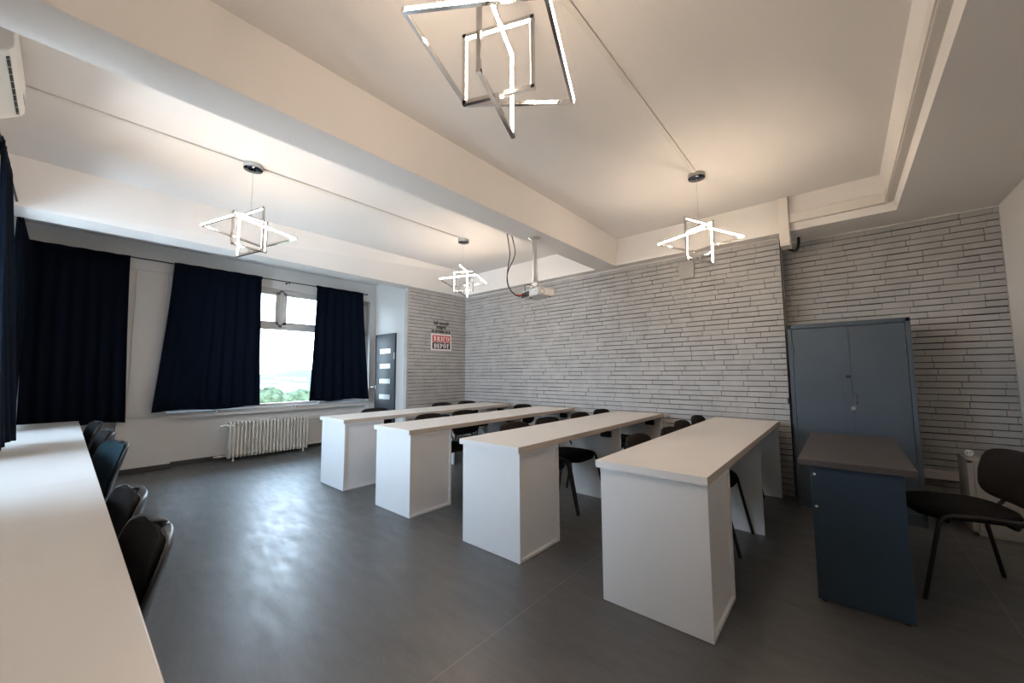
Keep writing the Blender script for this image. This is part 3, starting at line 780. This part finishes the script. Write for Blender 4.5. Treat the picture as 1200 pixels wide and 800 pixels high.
# ------------------------------------------------------------------ projector on its ceiling mount
t = thing('projector_mount', 'grey ceiling pole mount under the beam holding the projector', 'projector mount', (-2.352, 3.112, ZB))
MB().lathe([(.062, 0), (.062, -.006), (.03, -.02), (.026, -.03)], seg=28).build('ceiling_plate', M['alu'], t)
MB().lathe([(.024, -.02), (.024, -.43)], seg=20).build('pole', M['alu'], t)
mb = MB(); mb.lathe([(.026, -.40), (.026, -.45), (.03, -.455), (.03, -.475)], seg=18); mb.box(-.03, .03, -.012, .012, -.52, -.45); mb.tube([(-.04, 0, -.487), (.04, 0, -.487)], .012, 10)
mb.lathe([(.05, -.535), (.05, -.52)], seg=18)
for a in (.3, 1.9, 3.4, 5.0): mb.tube([(0, 0, -.53), (.11*math.cos(a), .08*math.sin(a), -.538)], .008, 6)
mb.build('bracket', M['alu'], t)
t = thing('projector', 'white video projector hanging under the beam', 'projector', (-2.335, 3.13, ZB-.545), math.radians(-19))
# local: ports on the -y face... long side along x
mb = MB(); mb.box(-.15, .15, -.105, .105, -.085, -.008); mb.build('body', M['proj'], t, .012)
box_obj('port_panel', M['black'], (-.146, .0, -.1075, -.100, -.078, -.022), t, .002)
box_obj('side_grille', M['proj'], (.01, .10, -.1072, -.100, -.07, -.025), t, .002)
mb = MB(); mb.lathe([(.030, .148), (.030, .1525), (.022, .1525), (.020, .149)], (0, -.05, -.048), 20, 'x'); mb.build('fan_vent', M['seam'], t)
mb = MB(); mb.lathe([(.032, .095), (.032, .115), (.026, .115), (.024, .108)], (.07, 0, -.046), 20, 'y'); mb.build('lens', M['black'], t)
for x, y in ((-.02, -.07), (.12, .07)): MB().lathe([(.010, -.085), (.010, -.093)], (x, y, 0), 10).build('foot', M['black'], t)
mb = MB(); mb.lathe([(.004, -.106), (.004, -.109)], (.125, 0, -.045), 10, 'y'); mb.build('screw', M['black'], t)
def cable(lab, pts, r=.006, end=None):
    t = thing('cable', lab, 'cable', tuple(pts[0]), 0, 'projector cables')
    o = Vector(pts[0]); MB().tube([Vector(p)-o for p in pts], r, 7).build('lead', M['cable'], t)
    if end: MB().tube([Vector(end[0])-o, Vector(end[1])-o], .010, 8).build('plug', end[2], t)
PX = Vector((-2.335, 3.13, ZB-.545)); Rz = Matrix.Rotation(math.radians(-19), 3, 'Z')
def pl(x, y, z): return PX + Rz @ Vector((x, y, z))
pA = pl(-.10, -.108, -.05); pB = pl(-.06, -.108, -.055)
c1 = bez((-2.485, 2.83, ZB), (-2.46, 2.85, 2.42), (-2.44, 2.83, 2.46), (-2.50, 2.86, 2.32)) + bez((-2.50, 2.86, 2.32), (-2.56, 2.89, 2.20), (-2.56, 2.92, 2.08), pl(-.13, -.17, -.05))[1:] + [pA]
c2 = bez((-2.485, 2.90, ZB), (-2.42, 2.92, 2.42), (-2.43, 2.88, 2.42), (-2.51, 2.88, 2.30)) + bez((-2.51, 2.88, 2.30), (-2.575, 2.88, 2.18), (-2.54, 2.92, 2.06), pl(-.12, -.15, -.065))[1:] + [pB]
cable('black cable from the beam to the projector, left of the pair', c1, .005, (pl(-.135, -.175, -.05), pl(-.11, -.125, -.052), M['redplug']))
cable('black cable from the beam to the projector, right of the pair', c2, .005, (pl(-.09, -.135, -.06), pl(-.06, -.105, -.055), M['black']))
cable('short black lead looped over the projector', bez(pl(-.07, -.10, -.03), pl(-.11, -.12, .09), pl(.0, -.10, .06), pl(.03, -.03, .0)), .004)

# ------------------------------------------------------------------ air conditioner
t = thing('air_conditioner', 'white air conditioner high on the near wall at the upper left', 'air conditioner', (-3.60, YN, 0))
mb = MB(); L_ = .72
prof = [(.0, 2.70), (.085, 2.715), (.165, 2.775), (.178, 2.80), (.172, 2.97), (.15, 2.985), (0, 2.985)]
mb.prism(prof, 'x', 0, L_); mb.build('body', M['ac'], t, .01)
mb = MB()
def off(p, q, d, a, b):
    # thin plate on the profile edge p->q between fractions a..b
    P = Vector(p); Q = Vector(q); e = Q-P; nrm = Vector((e.y, -e.x)).normalized()
    A_ = P+e*a; B_ = P+e*b
    return [tuple(A_), tuple(A_+nrm*d), tuple(B_+nrm*d), tuple(B_)]
mb.prism(off(prof[1], prof[2], .003, .84, .95), 'x', .05, L_-.05); mb.build('outlet', M['black'], t)
for k in range(9):
    x = .07+k*(L_-.14)/8
    mb = MB(); mb.prism(off(prof[1], prof[2], 0.004, .83, .96), 'x', x-.0015, x+.0015); mb.build('vane', M['ac'], t)
mb = MB(); mb.prism(off(prof[0], prof[1], .003, .2, 1.0), 'x', .02, L_-.02); mb.build('flap', M['ac'], t)
mb = MB(); mb.prism(off(prof[3], prof[4], .002, .2, .35), 'x', .04, .14); mb.build('display', M['seam'], t)

# ------------------------------------------------------------------ outdoors, seen through the window
struct(box_obj('ground_outside', M['field'], (-900, -25, -500, 700, -23, -22)), 'distant plain below the window')
mb = MB()
def hill(u, v):
    y = -500+1200*u; h = 6+9*math.sin(3.1*u*PI+1)**2+5*math.sin(11*u)+3*math.sin(37*u)
    return (-880-60*v, y, -22 + (h+12)*math.sin(PI*v))
struct(MB().grid(hill, 80, 9).build('hill_outside', M['hill']), 'low hills on the horizon')
def tree(x, y, ztop, r, lab, sd):
    rng = random.Random(sd); t = thing('tree', lab, 'tree', (x, y, -22), 0, 'trees outside the window')
    mb = MB(); MB().tube([(0, 0, 0), (.2, .1, ztop+22-r)], .35, 8, rend=.2).build('trunk', M['bark'], t)
    bm = bmesh.new()
    for k in range(9):
        c = Vector((rng.uniform(-.7, .7)*r, rng.uniform(-.8, .8)*r, ztop+22-r*.75+rng.uniform(-.55, .15)*r)); q = rng.uniform(.35, .6)*r
        m4 = Matrix.Translation(c) @ Matrix.Diagonal((q, q, q*.8, 1))
        bmesh.ops.create_icosphere(bm, subdivisions=3, radius=1, matrix=m4)
    for v in bm.verts: v.co += Vector((rng.uniform(-1, 1), rng.uniform(-1, 1), rng.uniform(-1, 1)))*.07*r
    me = bpy.data.meshes.new('crown'); bm.to_mesh(me); bm.free(); me.materials.append(M['foliage'])
    o = bpy.data.objects.new('crown', me); C.objects.link(o); o.parent = t
for i, (x, y, zt, r, lab) in enumerate([
    (-60, 20.4, .2, 3.2, 'broad leafy tree in the middle of the view through the window'),
    (-66, 27.0, -.9, 3.2, 'leafy tree at the right of the view through the window'),
    (-60, 12.6, -.5, 2.6, 'leafy tree at the left of the view through the window'),
    (-90, 34.0, -.9, 4.0, 'smaller leafy tree further off behind the others outside')]):
    tree(x, y, zt, r, lab, i+3)
for i, (x, y, w, h) in enumerate([(-480, 148, 16, 17), (-520, 178, 24, 20), (-470, 176, 14, 18), (-600, 222, 20, 19)]):
    lab = ['pale house with tiled roof far outside, left of the four', 'wide pale house with tiled roof far outside', 'pale house far outside at the right edge of the view', 'pale house far outside, furthest away'][i]
    t = thing('house', lab, 'house', (x, y, -22), 0, 'houses outside the window')
    box_obj('wall', M['housewall'], (-5, 5, -w/2, w/2, 0, h-3), t)
    MB().prism([(-6, h-3), (6, h-3), (0, h)], 'y', -w/2-.5, w/2+.5).build('roof', M['houseroof'], t)

# ------------------------------------------------------------------ sky and portals
w = bpy.data.worlds.new('sky'); bpy.context.scene.world = w; w.use_nodes = True
nt = w.node_tree; bg = nt.nodes['Background']
tc = nt.nodes.new('ShaderNodeTexCoord'); sp = nt.nodes.new('ShaderNodeSeparateXYZ')
rp = nt.nodes.new('ShaderNodeValToRGB')
rp.color_ramp.elements[0].position = .0; rp.color_ramp.elements[0].color = (.75, .87, 1.0, 1)
rp.color_ramp.elements[1].position = .6; rp.color_ramp.elements[1].color = (.58, .77, 1.0, 1)
nt.links.new(tc.outputs['Generated'], sp.inputs[0]); nt.links.new(sp.outputs['Z'], rp.inputs['Fac']); nt.links.new(rp.outputs['Color'], bg.inputs['Color'])
bg.inputs['Strength'].default_value = 16.0
def portal(name, loc, rot, sx, sy):
    l = bpy.data.lights.new(name, 'AREA'); l.shape = 'RECTANGLE'; l.size = sx; l.size_y = sy; l.cycles.is_portal = True
    o = bpy.data.objects.new(name, l); C.objects.link(o); o.location = loc; o.rotation_euler = rot
for a, b in NW: portal('window_portal', ((a+b)/2, YN-.23, 1.675), (-PI/2, 0, 0), b-a, 1.75)
portal('window_portal', (XW-.26, 2.37, 1.70), (0, -PI/2, 0), 1.95, 2.94)

# ------------------------------------------------------------------ camera
yaw, pit, rol, F = 7.09350624e-01, 8.21261970e-02, -6.02215694e-03, 449.619
f = Vector((-math.sin(yaw)*math.cos(pit), math.cos(yaw)*math.cos(pit), math.sin(pit)))
r0 = Vector((math.cos(yaw), math.sin(yaw), 0)); u0 = r0.cross(f)
r = r0*math.cos(rol) + u0*math.sin(rol); u = -r0*math.sin(rol) + u0*math.cos(rol)
cam = bpy.data.cameras.new('camera'); co = bpy.data.objects.new('camera', cam); C.objects.link(co)
co.matrix_world = Matrix(((r.x, u.x, -f.x, 0), (r.y, u.y, -f.y, 0), (r.z, u.z, -f.z, 1.25), (0, 0, 0, 1)))
cam.sensor_width = 36; cam.sensor_fit = 'HORIZONTAL'; cam.lens = F*36/1200; cam.clip_start = .02; cam.clip_end = 3000
bpy.context.scene.camera = co

sc = bpy.context.scene
sc.view_settings.view_transform = 'Standard'; sc.view_settings.look = 'None'
sc.view_settings.gamma = 1; sc.view_settings.exposure = 0; sc.view_settings.use_curve_mapping = False
sc.cycles.max_bounces = 10; sc.cycles.diffuse_bounces = 6; sc.cycles.glossy_bounces = 4; sc.cycles.transparent_max_bounces = 12
sc.cycles.sample_clamp_indirect = 6
